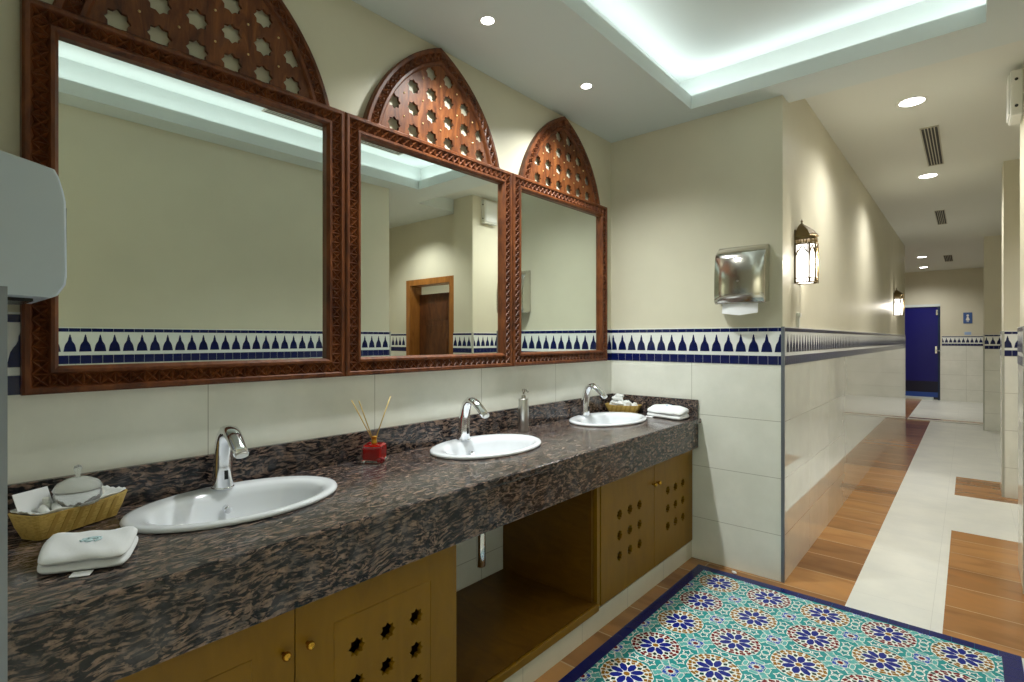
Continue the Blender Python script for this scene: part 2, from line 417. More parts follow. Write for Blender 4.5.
# ceiling: lowered ring with a lit recess
TX0, TX1, TY0, TY1 = .646, 1.965, -.9, 3.094
LG = .13
b = MB()
fz = SOF + .08
b.box(-.1, TX0, -1.7, YS, SOF, fz); b.box(TX1, 2.3, -1.7, YS, SOF, fz)
b.box(TX0, TX1, TY1, YS, SOF, fz); b.box(TX0, TX1, -1.7, TY0, SOF, fz)
b.box(2.3, 3.9, 2.8, YS, SOF, fz); b.box(2.45, 3.9, YS, 4.2, 2.80, 3.0)
b.box(TX0 - LG - .05, TX0 - LG, TY0 - LG, TY1 + LG, fz, TOP); b.box(TX1 + LG, TX1 + LG + .05, TY0 - LG, TY1 + LG, fz, TOP)
b.box(TX0 - LG, TX1 + LG, TY1 + LG, TY1 + LG + .05, fz, TOP); b.box(TX0 - LG, TX1 + LG, TY0 - LG - .05, TY0 - LG, fz, TOP)
b.box(-.15, 3.9, -1.75, YS, TOP, TOP + .08)
b.box(-.15, 3.9, YS - .02, YS, fz, TOP)
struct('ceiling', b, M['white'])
b = MB(); b.box(-.74, 3.9, YS, 15.45, CORR, CORR + .15); struct('ceiling_corridor', b, M['ceil_beige'])

# reflected wooden door across the passage, ajar
d2 = empty('door_2', (2.53, PY + .06, 0)); d2['kind'] = 'structure'
w2 = .77
part('door_frame', lambda b: (b.box(-.045, .03, -.02, .16, 0, 2.10), b.box(w2 - .03, w2 + .045, -.02, .16, 0, 2.10), b.box(.03, w2 - .03, -.02, .16, 2.03, 2.10)), M['jamb_wood'], d2)
hinge = Matrix.Translation((.035, .10, 0)) @ Matrix.Rotation(math.radians(2), 4, 'Z')
def leaf(b):
    b.box(0, .70, 0, .04, .01, 1.93)
    for z0, z1 in ((.15, .85), (1.0, 1.45), (1.55, 1.88)):
        b.box(.10, .60, -.006, 0, z0, z1); b.box(.16, .54, -.012, -.006, z0 + .06, z1 - .06)
    b.xform(hinge)
part('door_leaf', leaf, M['door_wood'], d2)
def lv(b): b.box(.64, .68, -.01, 0, .95, 1.1); b.tube([(.66, 0, 1.03), (.66, -.05, 1.03), (.55, -.052, 1.03)], .01); b.xform(hinge)
part('door_handle', lv, M['chrome'], d2)

# ------------------------------------------------------------------ carved arched mirrors
def pyramid_cell(b, q, depth_dir, d):
    """q: 4 corner points; chip-carved pyramid sunk by d"""
    c = sum((Vector(p) for p in q), Vector()) / 4 - Vector(depth_dir) * d
    ids = [b.vert(p) for p in q]; ci = b.vert(c)
    for i in range(4): b.face((ids[i], ids[(i + 1) % 4], ci))
def leaf_cell(b, q, dd, d):
    """X-ridge cell: raised diagonals, four sunk leaves"""
    q = [Vector(p) for p in q]; dd = Vector(dd)
    c = sum(q, Vector()) / 4; ids = [b.vert(p) for p in q]; ci = b.vert(c)
    for i in range(4):
        m = (q[i] + q[(i + 1) % 4]) / 2 * .62 + c * .38 - dd * d
        mi = b.vert(m)
        e = b.vert((q[i] + q[(i + 1) % 4]) / 2)
        b.face((ids[i], e, mi)); b.face((e, ids[(i + 1) % 4], mi)); b.face((ids[i], mi, ci)); b.face((mi, ids[(i + 1) % 4], ci))
FX = .040
def rect_frame(y0, y1, z0, z1):
    b = MB()
    def ring(ins, x): return [(x, y0 + ins, z0 + ins), (x, y1 - ins, z0 + ins), (x, y1 - ins, z1 - ins), (x, y0 + ins, z1 - ins)]
    A = [ring(0, .0), ring(0, FX - .006), ring(.006, FX), ring(.016, FX), ring(.0185, FX - .003)]
    for r0, r1 in zip(A, A[1:]):
        for i in range(4): j = (i + 1) % 4; b.poly([r0[i], r0[j], r1[j], r1[i]])
    B_ = [ring(.0555, FX - .003), ring(.058, FX), ring(.066, FX), ring(.075, FX - .012), ring(.075, .010)]
    for r0, r1 in zip(B_, B_[1:]):
        for i in range(4): j = (i + 1) % 4; b.poly([r0[i], r0[j], r1[j], r1[i]])
    i0, i1 = .0185, .0555; x = FX - .003; w = i1 - i0
    def strip(a0, a1, vertical, c0, c1):
        n = max(1, round((a1 - a0) / w)); s = (a1 - a0) / n
        for k in range(n):
            a, e = a0 + k * s, a0 + (k + 1) * s
            q = [(x, c0, a), (x, c1, a), (x, c1, e), (x, c0, e)] if vertical else [(x, a, c0), (x, e, c0), (x, e, c1), (x, a, c1)]
            leaf_cell(b, q, (1, 0, 0), .011)
    strip(z0 + i0, z1 - i0, True, y0 + i0, y0 + i1); strip(z0 + i0, z1 - i0, True, y1 - i1, y1 - i0)
    strip(y0 + i1, y1 - i1, False, z0 + i0, z0 + i1); strip(y0 + i1, y1 - i1, False, z1 - i1, z1 - i0)
    return b
def circ3(p, q, r):
    ax, ay = p; bx, by = q; cx, cy = r
    d = 2 * (ax * (by - cy) + bx * (cy - ay) + cx * (ay - by))
    ux = ((ax**2 + ay**2) * (by - cy) + (bx**2 + by**2) * (cy - ay) + (cx**2 + cy**2) * (ay - by)) / d
    uy = ((ax**2 + ay**2) * (cx - bx) + (bx**2 + by**2) * (ax - cx) + (cx**2 + cy**2) * (bx - ax)) / d
    return ux, uy, math.hypot(ax - ux, ay - uy)
def arc(p, q, r, n):
    ux, uy, R_ = circ3(p, q, r)
    a0 = math.atan2(p[1] - uy, p[0] - ux); a1 = math.atan2(r[1] - uy, r[0] - ux)
    return [(ux + R_ * math.cos(a0 + (a1 - a0) * k / n), uy + R_ * math.sin(a0 + (a1 - a0) * k / n)) for k in range(n + 1)]
ZA = 2.285
NA = 15
def arch_side(hw, inset):
    # foot -> apex on the +y side, relative to the arch centre
    if inset == 0: return arc((hw, ZA), (hw * .685, 2.545), (0, 2.757), NA)
    k = inset / .068
    f = hw - .078 * k
    return arc((f, ZA), (hw * .685 - .055 * k, 2.545 - .040 * k), (0, 2.757 - .085 * k), NA)
def arch_frame(cy, hw):
    b = MB(); X = .034
    for s in (1, -1):
        def line(ins, x): return [(x, cy + s * u, z) for u, z in arch_side(hw, ins)]
        A = [line(0, .002), line(0, X - .005), line(.005, X), line(.017, X), line(.019, X - .003)]
        B_ = [line(.050, X - .003), line(.052, X), line(.062, X), line(.068, X - .008), line(.068, .012)]
        for S_ in (A, B_):
            for r0, r1 in zip(S_, S_[1:]):
                for k in range(NA): b.poly([r0[k], r0[k + 1], r1[k + 1], r1[k]])
        p, q = A[-1], B_[0]
        for k in range(NA): leaf_cell(b, [p[k], p[k + 1], q[k + 1], q[k]], (1, 0, 0), .009)
    return b
def lattice(cy, hw):
    out = [(cy + u, z) for u, z in arch_side(hw, .02)]
    out = [(out[0][0], 2.25)] + out + [(2 * cy - y, z) for y, z in reversed(out[:-1])] + [(2 * cy - out[0][0], 2.25)]
    holes = []; studs = []
    def lim(z):
        pts = arch_side(hw, .02)
        if z <= pts[0][1]: return pts[0][0]
        for (u0, z0), (u1, z1) in zip(pts, pts[1:]):
            if z0 <= z <= z1: return u0 + (u1 - u0) * (z - z0) / (z1 - z0)
        return -1
    for r in range(5):
        z = 2.3175 + r * .1
        for c in range(-5, 6):
            u = (c + .5) * .1055 if True else 0
            if abs(u) + .036 < min(lim(z - .03), lim(z), lim(z + .033)): holes.append(star(cy + u, z, .034, .0265))
        z2 = 2.3675 + r * .1035
        for c in range(-4, 5):
            u = c * .1055
            if abs(u) + .05 < lim(z2): studs.append((cy + u, z2))
    b = filled([out] + holes, .012); to_yz(b, .018)
    return b, studs
stud_me = None
def mirror(y0, y1, label):
    global stud_me
    cy = (y0 + y1) / 2
    t = empty('arched_mirror', (0, 0, 0), label=label, cat='mirror', group='arched mirrors above the vanity')
    one('mirror_glass', lambda b: b.box(.008, .013, y0 + .07, y1 - .07, 1.232 + .07, 2.287 - .07), M['mirror'], t)
    rect_frame(y0, y1, 1.232, 2.287).build('carved_frame', M['frame'], t)
    hw = .412
    arch_frame(cy, hw).build('arch_frame', M['frame'], t)
    lb, studs = lattice(cy, hw); lb.build('lattice_panel', M['lattice'], t)
    for y, z in studs:
        if stud_me is None:
            q = MB(); q.sphere((0, 0, 0), .0042, 8, 4); o = q.build('stud', M['studmat'], t); stud_me = o.data
        else:
            o = bpy.data.objects.new('stud', stud_me); COL.objects.link(o); o.parent = t
        o.location = (.0245, y, z)
    return t
mirror(.190, 1.134, 'large carved wood mirror with pointed lattice arch, partly behind the grey wall dispenser')
mirror(1.137, 2.151, 'carved wood mirror with pointed lattice arch, between the two others, reflecting a wooden door')
mirror(2.155, 3.144, 'carved wood mirror with pointed lattice arch, next to the room corner, reflecting the blank wall')

# ------------------------------------------------------------------ vanity
CT = .886
SINK_Y = (.655, 1.735, 2.80); SX = .248
wt = empty('stone_worktop', (0, 0, 0), label='long polished brown and black granite worktop holding three oval basins', cat='worktop')
b = filled([rrect(.009, .648, .088, L - .009, .004, 2)] + [ell(SX, y, .178, .270) for y in SINK_Y], .030, .007)
b.v = [(u, v, w + CT - .015) for u, v, w in b.v]
b.build('worktop_slab', M['granite'], wt)
one('apron', lambda b: b.box(.602, .630, .089, L - .0095, .700, CT - .030), M['granite'], wt, bevel=.004)
one('backsplash', lambda b: b.box(.009, .030, .088, L - .031, CT, 1.000), M['granite'], wt, bevel=.003)
one('end_splash', lambda b: b.box(.009, .630, L - .030, L - .009, CT, 1.000), M['granite'], wt, bevel=.003)

def basin(y, label):
    t = empty('wash_basin', (SX, y, CT), label=label, cat='sink', group='oval basins in the worktop')
    b = MB(); n = 56
    def ring(a, c, z, dx=0): a *= 1.105; c *= 1.10; return [(dx + a * math.cos(2 * PI * i / n), c * math.sin(2 * PI * i / n), z) for i in range(n)]
    rs = [ring(.178, .262, .0005), ring(.185, .270, .003), ring(.186, .271, .009), ring(.182, .267, .0145), ring(.172, .256, .0165), ring(.158, .240, .0150, .010),
          ring(.147, .226, .0125, .018), ring(.140, .217, .004, .020), ring(.134, .209, -.015, .020), ring(.124, .195, -.050, .018), ring(.105, .165, -.090, .015),
          ring(.075, .12, -.118, .01), ring(.04, .06, -.129, .005), ring(.022, .022, -.131, 0)]
    inner = list(rs)
    outer = [ring(.03, .03, -.139, 0), ring(.08, .127, -.127, .01), ring(.112, .174, -.095, .015), ring(.132, .204, -.052, .018), ring(.142, .218, -.012, .016), ring(.150, .230, .0003, .008)]
    b.rings(inner + outer + [rs[0]], 0, True, False, False)
    b.build('bowl', M['ceramic'], t)
    one('drain', lambda b: b.lathe((0, 0, -.134), [(.021, 0), (.022, .004), (.017, .006), (.004, .0045)], 20), M['chrome'], t)
    one('overflow', lambda b: b.tube([(-.095, 0, -.045), (-.118, 0, -.040)], .010, 14), M['chrome'], t)
    return t
basin(SINK_Y[0], 'white oval basin nearest the lined basket and folded towel, before the largest mirror')
basin(SINK_Y[1], 'white oval basin between the red reed diffuser and the steel soap dispenser')
basin(SINK_Y[2], 'white oval basin next to the end splash, beyond the steel soap dispenser')

def faucet():
    t = empty('faucet', (.095, SINK_Y[0], CT + .0175))
    b = MB()
    path = [(0, 0, 0), (0, 0, .004), (.001, 0, .03), (.003, 0, .07), (.006, 0, .105), (.014, 0, .145), (.024, 0, .170), (.042, 0, .187), (.062, 0, .188), (.085, 0, .178), (.108, 0, .160), (.130, 0, .140), (.146, 0, .126)]
    rad = [.031, .031, .030, .0285, .0275, .0268, .0262, .0257, .0252, .0246, .024, .0232, .0222]; rt = [.031, .031, .0285, .0255, .0235, .0215, .0195, .0178, .0165, .0156, .0150, .0147, .0143]
    b.tube(path, rad, 24, rad2=rt)
    b.build('body', M['chrome'], t)
    one('spout_tip', lambda b: b.tube([(.146, 0, .126), (.151, 0, .1215)], [.0195, .019], 20, rad2=[.0118, .0115]), M['steel'], t)
    one('sensor_window', lambda b: b.prism([(.0292, -.0055, .030), (.0292, .0055, .030), (.0278, .0055, .058), (.0278, -.0055, .058)], (.0025, 0, .0)), M['black'], t)
    one('base_ring', lambda b: b.lathe((0, 0, -.0012), [(.033, 0), (.0335, .003), (.031, .005)], 24), M['chrome'], t)
    return t
f0 = faucet()
lab = ['chrome sensor faucet curving over the basin nearest the folded towel and lined basket', 'chrome sensor faucet on the basin beside the red reed diffuser', 'chrome sensor faucet on the basin beside the room corner']
for i, y in enumerate(SINK_Y):
    o = f0 if i == 0 else copy_tree(f0)
    o.location = (.093, [.660, 1.729, 2.775][i], CT + .0175); tag(o, lab[i], 'faucet', 'faucets on the basins')

# cabinets
KX = .592
def cab_door(par, y0, y1, holes_y, knob_y, inset=None):
    z0, z1 = .113, .698
    hz = (.503, .399, .296)
    b = filled([[(y0 + .0015, z0), (y1 - .0015, z0), (y1 - .0015, z1), (y0 + .0015, z1)]] + [star(y, z, .027, .0195, 8) for y in holes_y for z in hz], .019, .0012, 1)
    to_yz(b, KX - .0095)
    o = b.build('door', M['cab'], par)
    if inset:
        iy0, iy1, iz0, iz1 = inset; g = MB(); w = .0022
        for a in ((iy0, iy1, iz0, iz0 + w), (iy0, iy1, iz1 - w, iz1), (iy0, iy0 + w, iz0 + w, iz1 - w), (iy1 - w, iy1, iz0 + w, iz1 - w)):
            g.box(KX - .001, KX + .0012, *a)
        g.build('panel_bead', M['cab'], o)
    def knob(b):
        b.tube([(KX - .001, knob_y, .580), (KX + .012, knob_y, .580)], .005, 12)
        b.sphere((KX + .019, knob_y, .580), .0115, 16, 8)
    one('knob', knob, M['brass'], o)
    return o
def carcass(par, y0, y1):
    b = MB()
    b.box(.012, KX - .021, y0, y0 + .018, .113, .698); b.box(.012, KX - .021, y1 - .018, y1, .113, .698)
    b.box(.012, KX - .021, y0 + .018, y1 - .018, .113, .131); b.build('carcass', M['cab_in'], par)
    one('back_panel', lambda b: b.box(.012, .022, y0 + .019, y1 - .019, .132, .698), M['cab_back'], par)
c1 = empty('vanity_cabinet', (0, 0, 0), label='mustard brown vanity cabinet below the basket and nearest basin, two pierced doors', cat='cabinet', group='vanity cabinets with pierced doors')
carcass(c1, .090, 1.222)
cab_door(c1, .090, .653, (.262, .367, .472), .622, (.19, .545, .20, .600))
cab_door(c1, .653, 1.222, (.835, .940, 1.048), .686, (.763, 1.108, .200, .600))
c2 = empty('vanity_cabinet', (0, 0, 0), label='mustard brown vanity cabinet at the wall end, two doors each pierced with nine stars', cat='cabinet', group='vanity cabinets with pierced doors')
carcass(c2, 2.122, 3.246)
cab_door(c2, 2.150, 2.711, (2.327, 2.433, 2.538), 2.686)
cab_door(c2, 2.711, 3.246, (2.885, 2.990, 3.097), 2.740)
one('face_stile', lambda b: b.box(KX - .021, KX - .004, 2.122, 2.149, .113, .698), M['cab'], c2)
ob_ = empty('open_shelf', (0, 0, 0), label='open brown shelf bay between the two pierced-door cabinets', cat='shelf')
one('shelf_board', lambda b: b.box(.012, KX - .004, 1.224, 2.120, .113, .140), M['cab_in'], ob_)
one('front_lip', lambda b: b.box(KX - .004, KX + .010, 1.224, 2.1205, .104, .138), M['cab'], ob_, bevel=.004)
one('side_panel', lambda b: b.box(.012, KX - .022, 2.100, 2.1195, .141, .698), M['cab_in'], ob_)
kb = MB(); kb.box(.56, KX - .006, .088, L - .009, 0, .1035); struct('baseboard_vanity', kb, M['kick_tile'])
wp = empty('waste_pipe', (.245, 1.692, .355), label='chrome basin waste pipe visible in the open shelf bay', cat='pipe')
one('trap_body', lambda b: b.lathe((0, 0, 0), [(.0195, 0), (.021, .003), (.021, .15), (.016, .156), (.016, .395)], 24), M['chrome'], wp)
one('outlet_arm', lambda b: b.tube([(-.01, 0, .14), (-.10, 0, .145), (-.232, 0, .145)], .014, 14), M['chrome'], wp)

# ------------------------------------------------------------------ mosaic floor panel
def mosaic():
    RX0, RX1, RY0, RY1 = .664, 2.080, .84, 3.160
    b = MB(); T = .0040
    IX0, IX1, IY1, IY0 = .716, 2.016, 3.108, .895
    b.box(RX0, RX1, RY0, RY1, 0, T, 0)
    TQ, WH, NV, GR, GD, MR, BL, BD, MI, TL = 0, 1, 2, 3, 4, 5, 6, 7, 8, 9
    z1, z2, z3 = T + .0003, T + .0006, T + .0009
    def inside(pts): 
        return all(IX0 - .001 <= x <= IX1 + .001 and y <= IY1 and y >= IY0 for x, y in pts)
    def clip(pts):
        return [(min(max(x, IX0), IX1), min(max(y, IY0), IY1)) for x, y in pts]
    def pl(pts, mi, z):
        cx = sum(p[0] for p in pts) / len(pts); cy = sum(p[1] for p in pts) / len(pts)
        if not (IX0 - .004 < cx < IX1 + .004 and IY0 - .004 < cy < IY1 + .004): return
        pts = clip(pts)
        if max(p[0] for p in pts) - min(p[0] for p in pts) < .002 or max(p[1] for p in pts) - min(p[1] for p in pts) < .002: return
        b.poly([(x, y, z) for x, y in pts], mi)
    def pol(cx, cy, rs, rot=0):
        n = len(rs); return [(cx + r * math.cos(rot + 2 * PI * i / n), cy + r * math.sin(rot + 2 * PI * i / n)) for i, r in enumerate(rs)]
    def loc(cx, cy, a, pts):
        ca, sa = math.cos(a), math.sin(a); return [(cx + x * ca - y * sa, cy + x * sa + y * ca) for x, y in pts]
    def outlined(cx, cy, a, pts, mi, g=1.0, o=.0052):
        big = []
        for x, y in pts:
            mx = sum(p[0] for p in pts) / len(pts); my = sum(p[1] for p in pts) / len(pts)
            d = math.hypot(x - mx, y - my); big.append((mx + (x - mx) * (1 + o / d), my + (y - my) * (1 + o / d)))
        pl(loc(cx, cy, a, big), WH, z1); pl(loc(cx, cy, a, pts), mi, z2)
    PXx, PYy = .2597, .2650
    X0, Y0 = .8465, 2.994
    for j in range(-1, 9):
        for i in range(-1, 6):
            cx, cy = X0 + i * PXx, Y0 - j * PYy
            c2_ = MR if (i + j) % 2 else GD
            # rosette: white ground, then pieces
            pl(pol(cx, cy, [.1065 if k % 2 == 0 else .1095 for k in range(16)], PI / 16 * 0), WH, z1)
            pl(pol(cx, cy, [.0135] * 8, PI / 8), GD, z2)
            for k in range(8):
                a = k * PI / 4
                pl(loc(cx, cy, a, [(.0180, -.0050), (.036, -.0142), (.060, -.0135), (.0740, 0), (.060, .0135), (.036, .0142), (.0180, .0050)]), NV, z2)
                a2 = a + PI / 8
                pl(loc(cx, cy, a2, [(.056, 0), (.068, -.0100), (.081, 0), (.068, .0100)]), GR, z2)
                for s_ in (1, -1):
                    pl(loc(cx, cy, a, [(.0765, s_ * .0022), (.0690, s_ * .0135), (.0800, s_ * .0225), (.0895, s_ * .0080)]), c2_, z2)
                    pl(loc(cx, cy, a, [(.0930, s_ * .0018), (.0840, s_ * .0230), (.0950, s_ * .0285), (.1060, s_ * .0075)]), c2_, z2)
                pl(loc(cx, cy, a2, [(.0840, 0), (.0920, -.0080), (.1045, -.0050), (.1045, .0050), (.0920, .0080)]), GR if k % 2 else c2_, z2)
            for k in range(4):
                outlined(cx, cy, k * PI / 2 + PI / 4, [(.1120, -.0160), (.1260, -.0120), (.1260, .0120), (.1120, .0160)], MI, o=.005)
            # between rosettes along x and along y
            for dx, dy, a in ((PXx / 2, 0, 0), (0, -PYy / 2, PI / 2)):
                mx, my = cx + dx, cy + dy
                outlined(mx, my, a, [(.0150 * math.cos(t * PI / 4 + PI / 8), .0165 * math.sin(t * PI / 4 + PI / 8)) for t in range(8)], TQ)
                for s_ in (1, -1):
                    st = [((.0205 if t % 2 == 0 else .0098) * math.cos(t * PI / 5 + s_ * PI / 2), s_ * .0405 + (.0205 if t % 2 == 0 else .0098) * math.sin(t * PI / 5 + s_ * PI / 2)) for t in range(10)]
                    outlined(mx, my, a, st, TL, o=.0062)
            # cell corner: small star group
            mx, my = cx + PXx / 2, cy - PYy / 2
            outlined(mx, my, 0, [(.0120 * math.cos(t * PI / 4 + PI / 8), .0120 * math.sin(t * PI / 4 + PI / 8)) for t in range(8)], MR)
            for k in range(4):
                a = k * PI / 2 + PI / 4
                outlined(mx, my, a, [(.0170, 0), (.0260, -.0115), (.0345, -.0050), (.0345, .0050), (.0260, .0115)], BL, o=.004)
                a = k * PI / 2
                for s_ in (1, -1): outlined(mx, my, a, [(.0175, s_ * .0020), (.0255, s_ * .0020), (.0285, s_ * .0105), (.0215, s_ * .0095)], BL, o=.0025)
                outlined(mx, my, a, [(.0360, -.0120), (.0430, -.0200), (.0520, -.0130), (.0520, .0130), (.0430, .0200), (.0360, .0120)], MI, o=.0048)
                a = k * PI / 2 + PI / 4
                outlined(mx, my, a, [(.0385, -.0095), (.0560, -.0140), (.0610, 0), (.0560, .0140), (.0385, .0095)], MI, o=.0048)
    def seg(x0, x1, y0, y1, along):
        a, e = (x0, x1) if along == 'x' else (y0, y1); st = .079
        while a < e - .003:
            c = min(a + st - .0014, e)
            if along == 'x': b.box(a, c, y0, y1, T - .001, T + .0016, BD)
            else: b.box(x0, x1, a, c, T - .001, T + .0016, BD)
            a += st
    seg(RX0 + .0005, RX1 - .0005, IY1, RY1 - .0005, 'x'); seg(RX0 + .0005, RX1 - .0005, RY0 + .0005, IY0, 'x')
    seg(RX0 + .0005, IX0, IY0 + .001, IY1 - .001, 'y'); seg(IX1, RX1 - .0005, IY0 + .001, IY1 - .001, 'y')
    g = lambda n, c: plain(n, c, .16)
    o = b.build('mosaic_panel', [g('turquoise_glaze', rgb(40, 138, 138)), g('white_joint_glaze', rgb(226, 230, 224)), g('cobalt_glaze', rgb(18, 34, 122)), g('bottle_green_glaze', rgb(16, 62, 58)),
        g('ochre_glaze', rgb(140, 98, 30)), g('maroon_glaze', rgb(108, 26, 30)), g('sky_blue_glaze', rgb(40, 84, 172)), g('border_navy_glaze', rgb(10, 22, 88)), g('mint_glaze', rgb(96, 172, 168)), g('teal_glaze', rgb(34, 126, 130))])
    tag(o, 'turquoise and blue star mosaic tile panel with navy border, set in the floor', 'mosaic')
mosaic()

# ------------------------------------------------------------------ things on the worktop
def cloth_stack(name, corners, layers, z, label, group, emblem_c, thread, seed, tagside, tilt=0):
    """folded towel from 4 ground corners (front-left, front-right, back-right, back-left)"""
    rr = random.Random(seed)
    t = empty(name, (0, 0, 0), label=label, cat='towel', group=group)
    P = [Vector((x, y, 0)) for x, y in corners]
    def bil(u, v): return P[0] * (1 - u) * (1 - v) + P[1] * u * (1 - v) + P[2] * u * v + P[3] * (1 - u) * v
    nu, nv = 18, 14; h = layers[-1]
    fold = MB()
    zc = z
    for li, th in enumerate(layers):
        ins = .006 * li * 0.6 + rr.uniform(0, .012) * (1 if li else 0)
        ph = rr.uniform(0, 6)
        def top(u, v, k):
            e = min(u, 1 - u, v, 1 - v)
            rd = th * .42 * (1 - min(1, e / .10)) ** 2
            wob = .0030 * math.sin(u * 7 + ph) * math.sin(v * 5 + ph * 2) + .0018 * math.sin(u * 17 + v * 9 + ph)
            return rd, wob
        g0 = []; g1 = []
        for i in range(nu + 1):
            for j in range(nv + 1):
                u, v = i / nu, j / nv
                uu = ins + u * (1 - 2 * ins); vv = ins + v * (1 - 2 * ins)
                edge = .004 * math.sin(u * 9 + ph) * (1 if j in (0, nv) else 0) / .15
                sq = 1 - .10 * (abs(2 * uu - 1) * abs(2 * vv - 1)) ** 4
                uu = .5 + (uu - .5) * sq; vv = .5 + (vv - .5) * sq
                p = bil(uu, vv + edge * .3)
                rd, wob = top(u, v, li)
                lift = tilt * math.sin(min(1, vv * 1.15) * PI * .62) * (.55 + .45 * math.sin(uu * PI))
                g1.append((p.x, p.y, zc + th - rd + wob * (0.4 + li * .5) + lift * (li + 1) / len(layers))); g0.append((p.x, p.y, zc + rd * .9 + (wob * (0.4 + (li - 1) * .5) if li else 0) + lift * li / len(layers)))
        o0 = len(fold.v); fold.v += g0; o1 = len(fold.v); fold.v += g1
        ix = lambda o, i, j: o + i * (nv + 1) + j
        for i in range(nu):
            for j in range(nv):
                fold.face((ix(o1, i, j), ix(o1, i + 1, j), ix(o1, i + 1, j + 1), ix(o1, i, j + 1)), 0, True)
                fold.face((ix(o0, i, j), ix(o0, i, j + 1), ix(o0, i + 1, j + 1), ix(o0, i + 1, j)), 0, True)
        for i in range(nu):
            for j in (0, nv): fold.face((ix(o0, i, j), ix(o0, i + 1, j), ix(o1, i + 1, j), ix(o1, i, j)), 0, True)
        for j in range(nv):
            for i in (0, nu): fold.face((ix(o0, i, j), ix(o0, i, j + 1), ix(o1, i, j + 1), ix(o1, i, j)), 0, True)
        zc += th
    fold.build('folded_cloth', M['towel'], t)
    e = MB(); c = bil(*emblem_c); zc0 = zc; zc += tilt * .93 * .95
    for k in range(3):
        a = .3 + k * .5
        pts = [(c.x + (.016 - k * .004) * math.cos(a + s * .4), c.y + (.024 - k * .005) * math.sin(a + s * .4), zc + .0022) for s in range(9)]
        e.tube(pts, .0022 if thread == 'blue_thread' else .0016, 6)
    e.lathe((c.x, c.y, zc + .0005), [(.008, 0), (.0075, .002), (.004, .0026)], 10)
    e.build('emblem', M[thread], t)
    q = MB(); u0, v0 = tagside
    a = bil(u0, v0); d = (bil(u0 + .22, v0) - a); nrm = Vector((d.y, -d.x, 0)).normalized() * .022
    q.prism([tuple(a + Vector((0, 0, z + .003))), tuple(a + d + Vector((0, 0, z + .003))), tuple(a + d + nrm + Vector((0, 0, z + .001))), tuple(a + nrm + Vector((0, 0, z + .001)))], (0, 0, .0015))
    q.build('care_label', M['paper'], t)
    return t
cloth_stack('hand_towel', [(.455, .165), (.535, .305), (.362, .375), (.27, .210)], [.019, .018], CT + .0005, 'folded white hand towel with pale teal emblem in front of the lined basket', 'folded hand towels', (.5, .5), 'teal_thread', 3, (.42, .0))
cloth_stack('hand_towel', [(.345, 3.095), (.605, 3.04), (.60, 3.205), (.335, 3.215)], [.024, .022], CT + .0005, 'folded white hand towel with blue emblem at the far wall end of the worktop', 'folded hand towels', (.52, .62), 'blue_thread', 5, (.03, .0), .030)

def basket(name, c, ang, L0, L1, W0, W1, h, label, rim_wave=.006):
    t = empty(name, (c[0], c[1], CT + .001), ang, label=label, cat='basket', group='woven baskets on the worktop')
    b = MB(); th = .004; n = 40
    def ring(f, off, zz):
        Ls, Ws = (L0 + (L1 - L0) * f) / 2 - off, (W0 + (W1 - W0) * f) / 2 - off
        pts = rrect(-Ls, Ls, -Ws, Ws, .012, 4)
        # subdivide long edges so that the rim can dip
        out = []
        for p, q in zip(pts, pts[1:] + pts[:1]):
            k = max(1, int(math.hypot(q[0] - p[0], q[1] - p[1]) / .012))
            for s in range(k): out.append((p[0] + (q[0] - p[0]) * s / k, p[1] + (q[1] - p[1]) * s / k))
        return [(x, y, zz + (rim_wave * f * (abs(x) / (L1 / 2)) ** 2)) for x, y in out]
    def fixed(f, off, zz, nn=64):
        r = ring(f, off, zz); 
        return [r[int(i * len(r) / nn)] for i in range(nn)]
    rs = [fixed(0, .006, 0), fixed(0, 0, .002), fixed(.5, -.001, h * .5), fixed(1, 0, h), fixed(1, th, h), fixed(.5, th - .001, h * .5), fixed(.06, th, .006), fixed(0, .02, .006)]
    b.rings(rs, 0, False)
    b.build('woven_body', M['wicker'], t)
    for side in (-1, 1):
        s = MB()
        k = -L0 / 2 + .012
        while k < L0 / 2 - .012:
            y0 = side * (W0 / 2 + .0012); y1 = side * (W1 / 2 + .0012)
            s.prism([(k, y0, .003), (k + .012, y0, .003), (k + .026, y1, h - .002), (k + .014, y1, h - .002)], (0, side * .0006, 0))
            k += .030
        s.build('weave_strips', M['wicker_dark'], t)
    return t
BC, BA = (.128, .278), 2.044
basket('basket', BC, BA, .20, .238, .066, .098, .062, 'boat-shaped woven basket with crystal jar and white liner, behind the near hand towel')
